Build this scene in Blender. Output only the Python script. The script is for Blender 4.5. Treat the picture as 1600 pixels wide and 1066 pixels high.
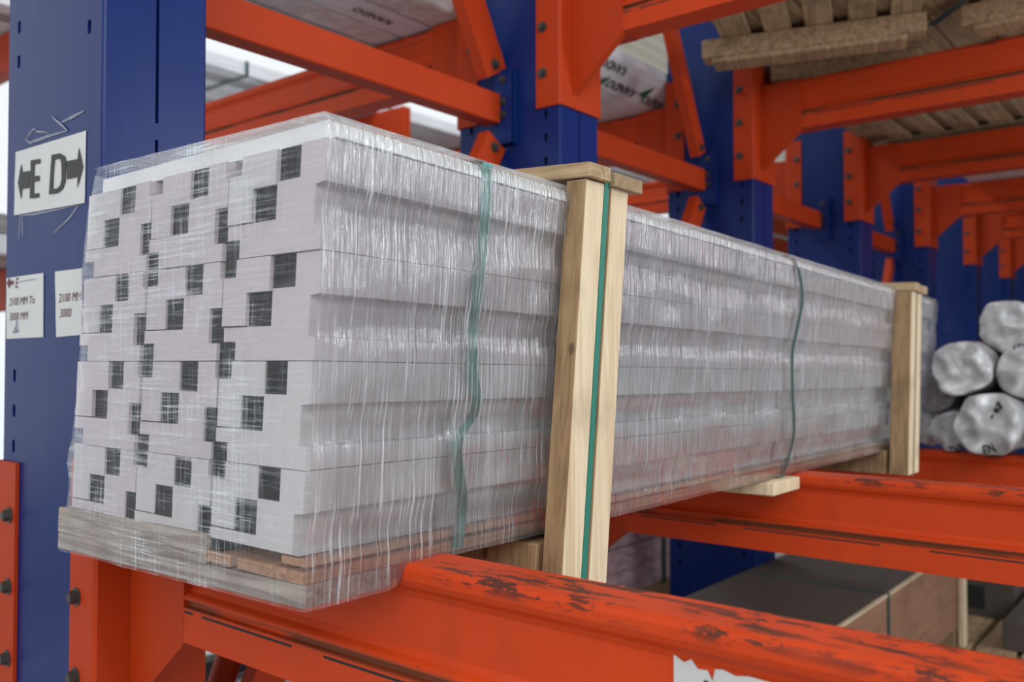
import bpy, bmesh, math, random
from mathutils import Vector, Matrix, noise
random.seed(7)
for o in list(bpy.data.objects):
    bpy.data.objects.remove(o)
SC = bpy.context.scene
COL = SC.collection
R = math.radians

# ------------------------------------------------------------------ camera
cam = bpy.data.cameras.new('camera')
cam.lens = 31.22
cam.sensor_width = 36.0
cam.clip_start = 0.02
cam.dof.use_dof = True
cam.dof.focus_distance = 1.42
cam.dof.aperture_fstop = 3.5
camo = bpy.data.objects.new('camera', cam)
COL.objects.link(camo)
camo.rotation_euler = (R(90) + 0.02483, 0, 0.68191 - R(90))
SC.camera = camo
# ------------------------------------------------------------------ world, lights, exposure
W = bpy.data.worlds.new('overcast_sky')
SC.world = W
W.use_nodes = True
W.node_tree.nodes['Background'].inputs[0].default_value = (0.90, 0.95, 1.0, 1)
W.node_tree.nodes['Background'].inputs[1].default_value = 1.02


def area(name, loc, target, sx, sy, power, color=(1, 1, 1)):
    l = bpy.data.lights.new(name, 'AREA')
    l.shape = 'RECTANGLE'
    l.size, l.size_y, l.energy, l.color = sx, sy, power, color
    o = bpy.data.objects.new(name, l)
    COL.objects.link(o)
    o.location = loc
    o.rotation_euler = (Vector(target) - Vector(loc)).to_track_quat('-Z', 'Y').to_euler()
    return o


area('doorway_daylight', (-2.6, -1.6, 1.7), (1.1, 1.0, 0.0), 2.2, 2.6, 62, (1.0, 0.99, 0.97))
area('side_fill_light', (-0.2, -2.9, 2.1), (1.3, 0.9, 0.0), 1.8, 1.4, 100, (0.90, 0.96, 1.0))  # fill light added to brighten the bundle's long side
area('film_sparkle_light', (3.9, -3.0, 1.0), (2.6, 0.9, 0.1), 0.9, 1.6, 62, (0.90, 0.96, 1.0))  # small strong light added for sparkles on the side film
for k, (lx_, ly_) in enumerate(((0.2, -1.6), (3.6, -1.6), (7.0, -1.6))):
    area('overhead_glint_light', (lx_, ly_, 4.2), (lx_, ly_ + .4, 0.0), 0.9, 0.35, 22, (0.96, 0.98, 1.0))  # overhead lights added for glints on the film and top board
for k, lx_ in enumerate((3.2, 6.2)):
    area('far_fill_light', (lx_, 4.4, 4.3), (lx_, 4.8, 0.0), 0.9, 0.4, 60, (0.94, 0.98, 1.0))  # lights added to brighten the far bundles
SC.view_settings.view_transform = 'Standard'
SC.view_settings.look = 'None'
SC.view_settings.gamma = 1
SC.view_settings.exposure = 0.0
SC.view_settings.use_curve_mapping = False


# ------------------------------------------------------------------ materials
class NT:
    def __init__(s, name):
        s.m = bpy.data.materials.new(name)
        s.m.use_nodes = True
        s.t = s.m.node_tree
        s.t.nodes.clear()
        s.out = s.n('ShaderNodeOutputMaterial')

    def n(s, typ, **kw):
        nd = s.t.nodes.new(typ)
        for k, v in kw.items():
            setattr(nd, k, v)
        return nd

    def l(s, a, b):
        s.t.links.new(a, b)

    def val(s, x, sock):
        if isinstance(x, (int, float)):
            sock.default_value = x
        elif isinstance(x, tuple):
            sock.default_value = x
        else:
            s.l(x, sock)

    def math(s, op, a, b=0.0, c=None, clamp=False):
        nd = s.n('ShaderNodeMath', operation=op, use_clamp=clamp)
        s.val(a, nd.inputs[0])
        s.val(b, nd.inputs[1])
        if c is not None:
            s.val(c, nd.inputs[2])
        return nd.outputs[0]

    def coords(s, scale=(1, 1, 1), rot=(0, 0, 0), loc=(0, 0, 0)):
        tc = s.n('ShaderNodeTexCoord')
        mp = s.n('ShaderNodeMapping')
        s.l(tc.outputs['Object'], mp.inputs[0])
        mp.inputs['Location'].default_value = loc
        mp.inputs['Rotation'].default_value = rot
        mp.inputs['Scale'].default_value = scale
        return mp.outputs[0]

    def noise(s, scale=(1, 1, 1), detail=3, rough=0.55, rot=(0, 0, 0), loc=(0, 0, 0), dist=0.0):
        nd = s.n('ShaderNodeTexNoise')
        s.l(s.coords(scale, rot, loc), nd.inputs['Vector'])
        nd.inputs['Scale'].default_value = 1
        nd.inputs['Detail'].default_value = detail
        nd.inputs['Roughness'].default_value = rough
        nd.inputs['Distortion'].default_value = dist
        return nd.outputs[0]

    def ramp(s, x, a, b):
        nd = s.n('ShaderNodeMapRange')
        nd.interpolation_type = 'SMOOTHSTEP'
        s.val(x, nd.inputs[0])
        nd.inputs[1].default_value = a
        nd.inputs[2].default_value = b
        return nd.outputs[0]

    def mix(s, f, a, b):
        nd = s.n('ShaderNodeMix', data_type='RGBA')
        s.val(f, nd.inputs[0])
        s.val(a if not (isinstance(a, tuple) and len(a) == 3) else a + (1,), nd.inputs[6])
        s.val(b if not (isinstance(b, tuple) and len(b) == 3) else b + (1,), nd.inputs[7])
        return nd.outputs[2]

    def pri(s, color, rough=0.5, metal=0.0, bump=None, bstr=0.2, bdist=0.01, spec=0.5):
        p = s.n('ShaderNodeBsdfPrincipled')
        s.val(color if not (isinstance(color, tuple) and len(color) == 3) else color + (1,), p.inputs['Base Color'])
        s.val(rough, p.inputs['Roughness'])
        p.inputs['Metallic'].default_value = metal
        p.inputs['Specular IOR Level'].default_value = spec
        if bump is not None:
            b = s.n('ShaderNodeBump')
            b.inputs['Strength'].default_value = bstr
            b.inputs['Distance'].default_value = bdist
            s.l(bump, b.inputs['Height'])
            s.l(b.outputs[0], p.inputs['Normal'])
        return p.outputs[0]

    def done(s, sh):
        s.l(sh, s.out.inputs[0])
        return s.m


def m_plain(name, color, rough=0.5, metal=0.0, var=0.12, scale=8, spec=0.5, bstr=0.05):
    t = NT(name)
    nz = t.noise((scale,) * 3, 4)
    dark = tuple(c * (1 - var) for c in color)
    lite = tuple(min(1, c * (1 + var)) for c in color)
    return t.done(t.pri(t.mix(nz, dark, lite), rough, metal, nz, bstr, 0.003, spec))


def m_paint(name, color, rough, chips=0.0, dust=0.0):
    t = NT(name)
    big = t.noise((3, 3, 3), 5, 0.6)
    c = t.mix(big, tuple(x * 0.86 for x in color), tuple(min(1, x * 1.12) for x in color))
    fine = t.noise((260, 260, 260), 2)
    if dust:
        d = t.ramp(t.noise((7, 7, 2.2), 5, 0.65), 0.52, 0.8)
        c = t.mix(t.math('MULTIPLY', d, dust), c, (0.28, 0.33, 0.42))
    if chips:
        # rub marks and rust where loads slide: along the crown of the top flange
        tc = t.n('ShaderNodeTexCoord')
        sp = t.n('ShaderNodeSeparateXYZ')
        t.l(tc.outputs['Object'], sp.inputs[0])
        z = sp.outputs[2]
        crown = t.ramp(z, -0.026, -0.006)
        ch = t.ramp(t.noise((42, 11, 42), 8, 0.75, dist=0.3), 0.515, 0.53)
        patch = t.ramp(t.noise((5, 3.2, 5), 2), 0.40, 0.52)
        k = t.math('MULTIPLY', t.math('MULTIPLY', ch, crown), patch)
        c = t.mix(t.math('MULTIPLY', k, chips), c, (0.05, 0.024, 0.018))
        # greasy dirt lying in the groove above the bottom flange
        g = t.math('MULTIPLY', t.ramp(z, -0.166, -0.156), t.math('SUBTRACT', 1.0, t.ramp(z, -0.148, -0.140)))
        gn = t.ramp(t.noise((12, 5, 40), 4), 0.30, 0.5)
        c = t.mix(t.math('MULTIPLY', t.math('MULTIPLY', g, gn), 0.85), c, (0.10, 0.045, 0.02))
        sp2 = t.ramp(t.noise((60, 60, 60), 3, 0.7), 0.70, 0.74)
        c = t.mix(t.math('MULTIPLY', sp2, 0.6 * chips), c, (0.12, 0.03, 0.015))
        gr = t.ramp(t.noise((5, 14, 5), 5, 0.6), 0.5, 0.8)
        c = t.mix(t.math('MULTIPLY', gr, 0.25), c, (0.20, 0.05, 0.025))
    return t.done(t.pri(c, t.math('ADD', rough, t.math('MULTIPLY', big, 0.15)), 0, fine, 0.06, 0.002, 0.22 if color[0] > color[2] else 0.22))


def m_wood(name, color, dark, axis=2, rough=0.75):
    t = NT(name)
    sc = [55, 55, 55]
    sc[axis] = 2.2
    g = t.noise(tuple(sc), 5, 0.6, dist=1.2)
    bl = t.noise((7, 7, 7), 3)
    c = t.mix(t.ramp(g, 0.36, 0.72), color, dark)
    c = t.mix(t.math('MULTIPLY', t.ramp(bl, 0.5, 0.75), 0.5), c, tuple(x * 0.6 for x in dark))
    kn = t.n('ShaderNodeTexVoronoi')
    t.l(t.coords((9, 9, 5)), kn.inputs[0])
    kn.inputs['Scale'].default_value = 1
    k = t.math('SUBTRACT', 1.0, t.ramp(kn.outputs[0], 0.035, 0.08))
    c = t.mix(t.math('MULTIPLY', k, 0.7), c, tuple(x * 0.3 for x in dark))
    return t.done(t.pri(c, rough, 0, g, 0.35, 0.003, 0.25))


def m_film(name, kind, base_a=0.16, amt=0.62):
    """milky stretch film: clear, with stretched white strain marks and a wrinkled gloss"""
    t = NT(name)
    if kind == 'side':
        s1 = t.noise((190, 30, 3.0), 2, 0.55, rot=(0, R(5), 0))
        s2 = t.noise((380, 40, 6), 2, 0.6, rot=(0, R(4), 0))
        cl = t.noise((6, 5, 8), 4, 0.65)
        s3 = t.noise((60, 40, 10), 4, 0.7, rot=(0, R(-12), 0))
    elif kind == 'end':
        s1 = t.noise((40, 6, 230), 4, 0.7, rot=(R(-10), 0, 0))
        s2 = t.noise((40, 420, 8), 2, 0.6)
        cl = t.noise((6, 7, 9), 3, 0.6)
        s3 = t.noise((60, 16, 90), 4, 0.7, rot=(R(28), 0, 0))
    else:
        s1 = t.noise((14, 90, 90), 3, 0.6)
        s2 = t.noise((60, 60, 12), 3, 0.6)
        cl = t.noise((5, 5, 5), 3)
        s3 = t.noise((30, 30, 30), 4, 0.7)
    a1 = t.ramp(s1, 0.55, 0.68) if kind == 'side' else t.ramp(s1, 0.50, 0.64)
    a2 = t.ramp(s2, 0.56, 0.70) if kind == 'side' else t.ramp(s2, 0.51, 0.66)
    c = t.ramp(cl, 0.40, 0.66)
    if kind == 'end':
        a2 = t.math('ADD', a2, t.math('MULTIPLY', t.ramp(t.noise((40, 9, 170), 3, 0.6, rot=(R(-38), 0, 0), loc=(3, 1, 2)), 0.56, 0.66), 0.8))
    st = t.math('ADD', t.math('MULTIPLY', a1, 0.60), t.math('MULTIPLY', a2, 0.45))
    al = t.math('MULTIPLY_ADD', t.math('MULTIPLY', st, t.math('MULTIPLY_ADD', c, 0.8, 0.2)), amt, base_a, clamp=True)
    dif = t.n('ShaderNodeBsdfDiffuse')
    dif.inputs[0].default_value = (0.91, 0.96, 1.0, 1)
    trl = t.n('ShaderNodeBsdfTranslucent')
    trl.inputs[0].default_value = (0.91, 0.96, 1.0, 1)
    haze = t.n('ShaderNodeMixShader')
    haze.inputs[0].default_value = 0.4
    t.l(dif.outputs[0], haze.inputs[1])
    t.l(trl.outputs[0], haze.inputs[2])
    tr = t.n('ShaderNodeBsdfTransparent')
    m1 = t.n('ShaderNodeMixShader')
    t.l(al, m1.inputs[0])
    t.l(tr.outputs[0], m1.inputs[1])
    t.l(haze.outputs[0], m1.inputs[2])
    h = t.math('ADD', t.math('MULTIPLY', s1, 1.0), t.math('ADD', t.math('MULTIPLY', s3, 0.55 if kind == 'side' else 1.3), t.math('MULTIPLY', s2, 0.4)))
    b = t.n('ShaderNodeBump')
    b.inputs['Strength'].default_value = 0.7 if kind == 'side' else 0.6
    b.inputs['Distance'].default_value = 0.006 if kind == 'side' else 0.003
    t.l(h, b.inputs['Height'])
    gl = t.n('ShaderNodeBsdfGlossy')
    gl.inputs['Roughness'].default_value = 0.09
    gl.inputs['Color'].default_value = (1, 1, 1, 1)
    t.l(b.outputs[0], gl.inputs['Normal'])
    fr = t.n('ShaderNodeFresnel')
    fr.inputs['IOR'].default_value = 1.5
    t.l(b.outputs[0], fr.inputs['Normal'])
    m2 = t.n('ShaderNodeMixShader')
    t.l(t.math('MULTIPLY', fr.outputs[0], 1.9 if kind == 'side' else 0.4, clamp=True), m2.inputs[0])
    t.l(m1.outputs[0], m2.inputs[1])
    t.l(gl.outputs[0], m2.inputs[2])
    return t.done(m2.outputs[0])


def m_wrap(name, color, rough=0.25, tint=(0.5, 0.5, 0.52), sc=(14, 14, 14), bstr=0.6):
    """opaque plastic wrap around a load, creased and shiny"""
    t = NT(name)
    n1 = t.noise(sc, 5, 0.6, dist=0.6)
    n2 = t.noise((4, 4, 4), 3)
    c = t.mix(t.ramp(n1, 0.3, 0.7), tint, color)
    c = t.mix(t.math('MULTIPLY', n2, 0.25), c, tuple(x * 0.8 for x in tint))
    return t.done(t.pri(c, rough, 0, n1, bstr, 0.02, 0.5))


M = {}
M['orange'] = m_paint('orange_paint', (0.57, 0.052, 0.007), 0.45, chips=0.9)
M['orange_plain'] = m_paint('orange_paint_clean', (0.46, 0.041, 0.005), 0.45)
M['blue'] = m_paint('blue_paint', (0.0048, 0.021, 0.130), 0.26, dust=0.05)
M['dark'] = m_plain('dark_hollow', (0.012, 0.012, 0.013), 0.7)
M['bolt'] = m_plain('dark_bolt_steel', (0.09, 0.085, 0.08), 0.45, 0.6)
M['white_panel'] = m_plain('white_foil_profile', (0.60, 0.575, 0.58), 0.45, 0, 0.10, 5)
M['pink_panel'] = m_plain('pinkish_white_foil_profile', (0.58, 0.515, 0.545), 0.45, 0, 0.10, 5)
M['grey_panel'] = m_plain('grey_profile_recess', (0.50, 0.49, 0.50), 0.5, 0, 0.08, 5)
M['black'] = m_plain('void_shade_black', (0.006, 0.006, 0.006), 0.6, spec=0.2)  # black for the shade inside the empty gaps between profiles
M['lid'] = m_plain('white_top_board', (0.84, 0.84, 0.84), 0.4, 0, 0.04, 4)
M['film_side'] = m_film('stretch_film_side', 'side', 0.10, 1.15)
M['film_end'] = m_film('stretch_film_end', 'end', 0.03, 0.85)
M['film_top'] = m_film('stretch_film_top', 'top', 0.22, 0.6)
M['batten'] = m_wood('pale_pine_batten', (0.78, 0.64, 0.45), (0.60, 0.44, 0.27), 2)
M['batten_old'] = m_wood('brown_pine_batten', (0.36, 0.235, 0.125), (0.22, 0.135, 0.07), 2)
M['cap'] = m_wood('pine_cap', (0.50, 0.36, 0.21), (0.32, 0.21, 0.12), 1)
M['plank'] = m_wood('brown_plank', (0.48, 0.27, 0.16), (0.30, 0.15, 0.085), 0)
M['plank_grey'] = m_wood('grey_brown_board', (0.46, 0.39, 0.34), (0.22, 0.175, 0.15), 1)
M['pallet'] = m_wood('pallet_wood', (0.52, 0.37, 0.22), (0.26, 0.17, 0.095), 0, 0.85)
M['crate'] = m_wood('plywood_crate', (0.30, 0.155, 0.095), (0.22, 0.11, 0.065), 0, 0.7)
M['crate_lid'] = m_plain('dull_crate_lid', (0.085, 0.066, 0.055), 0.8, 0, 0.15, 6)
M['crate_edge'] = m_wood('pale_plywood_edge', (0.62, 0.50, 0.34), (0.48, 0.37, 0.24), 0)
M['strap'] = m_plain('green_strap', (0.012, 0.19, 0.135), 0.4, 0, 0.15, 120, 0.5, 0.3)
M['strap_film'] = m_plain('teal_strap_under_film', (0.10, 0.36, 0.33), 0.35, 0, 0.2, 60)
M['strap_dark'] = m_plain('dark_green_strap', (0.035, 0.085, 0.08), 0.4)
M['paper'] = m_plain('white_paper', (0.66, 0.66, 0.645), 0.6, 0, 0.05, 20)
M['ink'] = m_plain('black_ink', (0.012, 0.012, 0.013), 0.5)
M['ink_red'] = m_plain('dark_red_ink', (0.13, 0.03, 0.035), 0.6)
M['ink_blue'] = m_plain('pale_blue_ink', (0.32, 0.40, 0.50), 0.6)
M['tape'] = m_plain('torn_clear_tape', (0.20, 0.22, 0.29), 0.2, 0, 0.2, 60)
M['wrap_white'] = m_wrap('white_plastic_wrap', (0.80, 0.79, 0.80), 0.25, (0.58, 0.56, 0.57))
M['roll'] = m_wrap('white_roll_plastic', (0.60, 0.60, 0.60), 0.24, (0.42, 0.42, 0.43), (9, 9, 9), 0.5)
M['wrap_pink'] = m_wrap('pink_plastic_wrap', (0.86, 0.66, 0.66), 0.2, (0.55, 0.33, 0.33), (10, 40, 40), 0.6)
M['strip_pale'] = m_wrap('pale_bar_wrap', (0.84, 0.86, 0.90), 0.25, (0.68, 0.71, 0.76), (3, 30, 30), 0.3)
M['strip_grey'] = m_wrap('grey_bar_wrap', (0.36, 0.36, 0.37), 0.3, (0.24, 0.24, 0.25), (3, 30, 30), 0.3)
M['print_wrap'] = m_wrap('printed_package_wrap', (0.80, 0.80, 0.83), 0.35, (0.66, 0.65, 0.69), (3, 12, 12), 0.2)
M['green_print'] = m_plain('green_print', (0.01, 0.12, 0.06), 0.5)
M['pipe_dark'] = m_plain('dark_steel_tube', (0.035, 0.034, 0.034), 0.4)
M['concrete'] = m_plain('grey_concrete', (0.38, 0.375, 0.37), 0.8, 0, 0.2, 3)
M['wall'] = m_plain('dull_metal_wall', (0.13, 0.13, 0.14), 0.7)
M['label_paper'] = m_plain('dirty_label_paper', (0.55, 0.55, 0.53), 0.55, 0, 0.1, 30)


def m_roof():
    t = NT('translucent_roof_sheet')
    d = t.n('ShaderNodeBsdfDiffuse')
    d.inputs[0].default_value = (0.80, 0.74, 0.62, 1)
    tr = t.n('ShaderNodeBsdfTranslucent')
    tr.inputs[0].default_value = (0.80, 0.74, 0.62, 1)
    mx = t.n('ShaderNodeMixShader')
    mx.inputs[0].default_value = 0.22
    t.l(d.outputs[0], mx.inputs[1])
    t.l(tr.outputs[0], mx.inputs[2])
    return t.done(mx.outputs[0])


M['roof'] = m_roof()


# ------------------------------------------------------------------ mesh helpers
class MB:
    def __init__(s):
        s.v, s.f, s.mi, s.sm = [], [], [], []

    def add(s, verts, faces, mi=0, smooth=False):
        o = len(s.v)
        s.v += [tuple(p) for p in verts]
        for f in faces:
            s.f.append([o + i for i in f])
            s.mi.append(mi)
            s.sm.append(smooth)
        return s

    def box(s, x0, x1, y0, y1, z0, z1, mi=0, b=0.0):
        """axis-aligned box, optional chamfer b on all edges"""
        if b <= 0:
            v = [(x, y, z) for x in (x0, x1) for y in (y0, y1) for z in (z0, z1)]
            f = [(0, 1, 3, 2), (4, 6, 7, 5), (0, 4, 5, 1), (2, 3, 7, 6), (0, 2, 6, 4), (1, 5, 7, 3)]
            return s.add(v, f, mi)
        bm = bmesh.new()
        bmesh.ops.create_cube(bm, size=1.0)
        for p in bm.verts:
            p.co = Vector(((x0 + x1) / 2 + p.co.x * (x1 - x0), (y0 + y1) / 2 + p.co.y * (y1 - y0), (z0 + z1) / 2 + p.co.z * (z1 - z0)))
        bmesh.ops.bevel(bm, geom=bm.edges[:], offset=b, segments=1, affect='EDGES')
        return s.addbm(bm, mi)

    def addbm(s, bm, mi=0, smooth=False):
        bm.verts.index_update()
        s.add([p.co[:] for p in bm.verts], [[q.index for q in f.verts] for f in bm.faces], mi, smooth)
        bm.free()
        return s

    def prism(s, poly, a0, a1, axis='x', mi=0):
        """extrude a 2D polygon along an axis; poly in the two other axes, in xyz order"""
        n = len(poly)

        def P(p, a):
            return {'x': (a, p[0], p[1]), 'y': (p[0], a, p[1]), 'z': (p[0], p[1], a)}[axis]
        v = [P(p, a0) for p in poly] + [P(p, a1) for p in poly]
        f = [list(range(n))[::-1], list(range(n, 2 * n))]
        f += [(i, (i + 1) % n, n + (i + 1) % n, n + i) for i in range(n)]
        return s.add(v, f, mi)

    def tube(s, pts, r, seg=10, mi=0, caps=True):
        pts = [Vector(p) for p in pts]
        rings = []
        for i, p in enumerate(pts):
            d = (pts[min(i + 1, len(pts) - 1)] - pts[max(i - 1, 0)]).normalized()
            u = d.orthogonal().normalized() if i == 0 else (rings_u - d * rings_u.dot(d)).normalized()
            rings_u = u
            w = d.cross(u)
            rr = r[i] if isinstance(r, (list, tuple)) else r
            rings.append([p + (u * math.cos(2 * math.pi * k / seg) + w * math.sin(2 * math.pi * k / seg)) * rr for k in range(seg)])
        v = [q for rg in rings for q in rg]
        f = [(i * seg + k, i * seg + (k + 1) % seg, (i + 1) * seg + (k + 1) % seg, (i + 1) * seg + k) for i in range(len(pts) - 1) for k in range(seg)]
        s.add(v, f, mi, True)
        if caps:
            o = len(s.v) - len(v)
            s.f += [[o + k for k in range(seg)][::-1], [o + (len(pts) - 1) * seg + k for k in range(seg)]]
            s.mi += [mi, mi]
            s.sm += [False, False]
        return s

    def grid(s, rows, mi=0, smooth=True, flip=False):
        n = len(rows[0])
        v = [p for r in rows for p in r]
        f = []
        for i in range(len(rows) - 1):
            for j in range(n - 1):
                q = (i * n + j, i * n + j + 1, (i + 1) * n + j + 1, (i + 1) * n + j)
                f.append(q[::-1] if flip else q)
        return s.add(v, f, mi, smooth)

    def xf(s, fn):
        s.v = [tuple(fn(*p)) for p in s.v]
        return s

    def mesh(s, name, mats):
        me = bpy.data.meshes.new(name)
        me.from_pydata(s.v, [], s.f)
        for m in (mats if isinstance(mats, (list, tuple)) else [mats]):
            me.materials.append(m)
        me.polygons.foreach_set('material_index', s.mi)
        me.polygons.foreach_set('use_smooth', s.sm)
        me.update()
        return me

    def build(s, name, mats, parent=None, fixn=True, mat=None):
        me = s.mesh(name, mats)
        if fixn:
            bm = bmesh.new()
            bm.from_mesh(me)
            bmesh.ops.recalc_face_normals(bm, faces=bm.faces[:])
            bm.to_mesh(me)
            bm.free()
        return link(name, me, parent, mat)


def link(name, me, parent=None, mat=None):
    o = bpy.data.objects.new(name, me)
    COL.objects.link(o)
    if parent:
        o.parent = parent
    if mat is not None:
        o.matrix_local = mat
    return o


def thing(name, label, cat, loc=(0, 0, 0), rot=(0, 0, 0), group=None):
    o = bpy.data.objects.new(name, None)
    o.empty_display_size = 0.1
    COL.objects.link(o)
    o.location = loc
    o.rotation_euler = rot
    return tag(o, label, cat, group)


def tag(o, label=None, cat=None, group=None, kind=None):
    for k, v in (('label', label), ('category', cat), ('group', group), ('kind', kind)):
        if v:
            o[k] = v
    return o


def hexbolt(r=0.0125, h=0.011):
    """hex head with washer; axis along -x"""
    mb = MB()
    n = 12
    mb.prism([(1.45 * r * math.cos(2 * math.pi * k / n), 1.45 * r * math.sin(2 * math.pi * k / n)) for k in range(n)], 0, -0.003, 'x')
    mb.prism([(r * math.cos(math.pi * k / 3 + .3), r * math.sin(math.pi * k / 3 + .3)) for k in range(6)], -0.003, -0.003 - h, 'x')
    mb.prism([(.78 * r * math.cos(math.pi * k / 3 + .3), .78 * r * math.sin(math.pi * k / 3 + .3)) for k in range(6)], -0.003 - h, -0.005 - h, 'x')
    return mb


BOLT = None


def bolt(parent, loc, rot=(0, 0, 0), name='bolt', scale=1.0):
    global BOLT
    if BOLT is None:
        o = hexbolt().build(name, M['bolt'], parent)
        BOLT = o.data
    else:
        o = link(name, BOLT, parent)
    o.location = loc
    o.rotation_euler = rot
    o.scale = (scale,) * 3
    return o


FLOOR = -1.88
CX0, CP, CW = 0.830, 1.513, 0.225     # first column, pitch, width
CY0, CY1 = 1.70, 2.145                # column front and back
def colx(i): return CX0 + CP * i
def armx(i): return colx(i) + CW / 2


# ------------------------------------------------------------------ structure
tag(MB().box(-8, 26, -7, 16, FLOOR - 0.1, FLOOR).build('floor', M['concrete']), kind='structure')
mb = MB()
rows = []
ny = 300
for k in range(ny + 1):
    y = -7 + 17.5 * k / ny
    z = 4.7 + 0.03 * math.sin(2 * math.pi * y / 0.26)
    rows.append([(-2.5, y, z), (26, y, z)])
mb.grid(rows)
tag(mb.build('ceiling', M['roof'], fixn=False), kind='structure')
tag(MB().box(25.8, 26, -7, 10.5, FLOOR, 4.6).build('wall_far', M['wall']), kind='structure')
mb = MB().box(-2.4, 2.2, -3.3, -3.1, FLOOR, 4.6)  # unseen wall added to darken the interior; its gap gives the film bright reflections
mb.box(7.5, 25.79, -3.3, -3.1, FLOOR, 4.6).box(2.2, 7.5, -3.3, -3.1, 2.6, 4.6)
tag(mb.build('aisle_light_blocker', M['wall']), kind='structure')

# ------------------------------------------------------------------ columns
ZTOP = 4.3


def hole_plate(mb, x, y0, y1, z0, z1, holes_y, pitch, zoff, flip=False):
    """plate in the plane x=const with rows of slotted holes, real openings with a rim"""
    hw, hr = 0.030, 0.0075
    ys = [y0]
    for hy in holes_y:
        ys += [hy - hw, hy + hw]
    ys.append(y1)
    for a in range(0, len(ys) - 1):
        if a % 2 == 0:
            mb.add([(x, ys[a], z0), (x, ys[a + 1], z0), (x, ys[a + 1], z1), (x, ys[a], z1)], [(0, 1, 2, 3)])
        else:
            ya, yb = ys[a], ys[a + 1]
            yc = (ya + yb) / 2
            z = z0
            k0 = math.ceil((z0 - zoff) / pitch)
            zc = zoff + k0 * pitch
            while zc < z1 - pitch / 2:
                if -0.01 < zc < 0.66 or -1.15 < zc < -1.0:
                    zc += pitch
                    continue
                lo, hi = zc - pitch / 2, zc + pitch / 2
                if lo > z + 1e-6:
                    mb.add([(x, ya, z), (x, yb, z), (x, yb, lo), (x, ya, lo)], [(0, 1, 2, 3)])
                lo = max(lo, z)
                n = 12
                ring, rim = [], []
                for k in range(n):
                    an = 2 * math.pi * (k + .5) / n
                    cy, cz = math.cos(an), math.sin(an)
                    sz = 0.0075 if cz > 0 else -0.0075
                    ring.append((x, yc + hr * cy, zc + sz + hr * cz))
                    rim.append((x + 0.006, yc + hr * cy, zc + sz + hr * cz))
                # outer square split to match ring order
                outer = []
                for k in range(n):
                    an = 2 * math.pi * (k + .5) / n
                    cy, cz = math.cos(an), math.sin(an)
                    m = max(abs(cy), abs(cz))
                    outer.append((x, yc + hw * cy / m, zc + (hi - zc if cz > 0 else zc - lo) * cz / m))
                o = len(mb.v)
                mb.add(outer + ring + rim, [(k, (k + 1) % n, n + (k + 1) % n, n + k) for k in range(n)] + [(n + k, n + (k + 1) % n, 2 * n + (k + 1) % n, 2 * n + k) for k in range(n)])
                cor = [(x, ya, lo), (x, yb, lo), (x, yb, hi), (x, ya, hi)]
                for cx in cor:
                    # corner triangles between the outer ring's chords and the square
                    near = sorted(range(n), key=lambda k: (outer[k][1] - cx[1]) ** 2 + (outer[k][2] - cx[2]) ** 2)[:2]
                    mb.add([cx, outer[near[0]], outer[near[1]]], [(0, 1, 2)])
                z = hi
                zc += pitch
            if z < z1:
                mb.add([(x, ya, z), (x, yb, z), (x, yb, z1), (x, ya, z1)], [(0, 1, 2, 3)])


def column_meshes(z0, z1):
    """two C channels standing back to back with a slit between, holes in both webs (local: x 0..CW, y 0..depth)"""
    D = CY1 - CY0
    out = []
    for side in (0, 1):
        mb = MB()
        gap = 0.0035
        r = 0.006
        xw, xi = (0.0, CW / 2 - gap) if side == 0 else (CW, CW / 2 + gap)
        sg = 1 if side == 0 else -1
        hole_plate(mb, xw, r, D - r, z0, z1, (0.058, D - 0.058), 0.0775, 0.670)
        # rounded corner, flange, inner lip on both edges
        for yy, dy in ((0, 1), (D, -1)):
            prof = [(xw, yy + dy * r), (xw + sg * r * .3, yy + dy * r * .3), (xw + sg * r, yy), (xi, yy), (xi, yy + dy * 0.03), (xi - sg * 0.004, yy + dy * 0.03)]
            rows = [[(p[0], p[1], z0) for p in prof], [(p[0], p[1], z1) for p in prof]]
            mb.grid(rows, 0, False)
        # shade behind the holes comes from a dark core box added below
        out.append(mb)
    return out


ch = [m.mesh('channel', [M['blue']]) for m in column_meshes(FLOOR, ZTOP)]
weld = MB()
for z in (-1.3, -0.55, 0.455, 1.7, 2.6):
    weld.box(CW / 2 - 0.006, CW / 2 + 0.006, -0.0008, 0.004, z, z + 0.035, 0, 0.0007)
weld_me = weld.mesh('weld', [M['blue']])
base_me = MB().box(-0.05, CW + 0.05, -0.06, CY1 - CY0 + 0.06, FLOOR, FLOOR + 0.012, 0, 0.002).mesh('base_plate', [M['blue']])
core_me = MB().box(0.02, CW - 0.02, 0.035, CY1 - CY0 - 0.035, FLOOR + .02, ZTOP - 0.02).mesh('hollow_shade_core', [M['dark']])  # dark box standing in for the shade inside the hollow column
ords = ['', 'second', 'third', 'fourth', 'fifth', 'sixth', 'seventh', 'eighth', 'ninth']
for i in range(9):
    lab = ('large blue steel column at far left carrying three paper signs' if i == 0 else
           '%s blue perforated steel rack column counted from the signed one, %s' % (ords[i], ['', 'behind the first wooden batten', 'above the middle of the wrapped bundle', 'behind the far end of the wrapped bundle', 'just right of the far wooden batten', 'above the white rolls', 'over the upper white roll', 'near the right edge', 'at the right edge'][i]))
    t = thing('rack_column', lab, 'column', (colx(i), CY0, 0), group='blue rack columns')
    for m in ch:
        link('channel', m, t)
    link('weld', weld_me, t)
    link('base_plate', base_me, t)
    link('hollow_shade_core', core_me, t)

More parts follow.
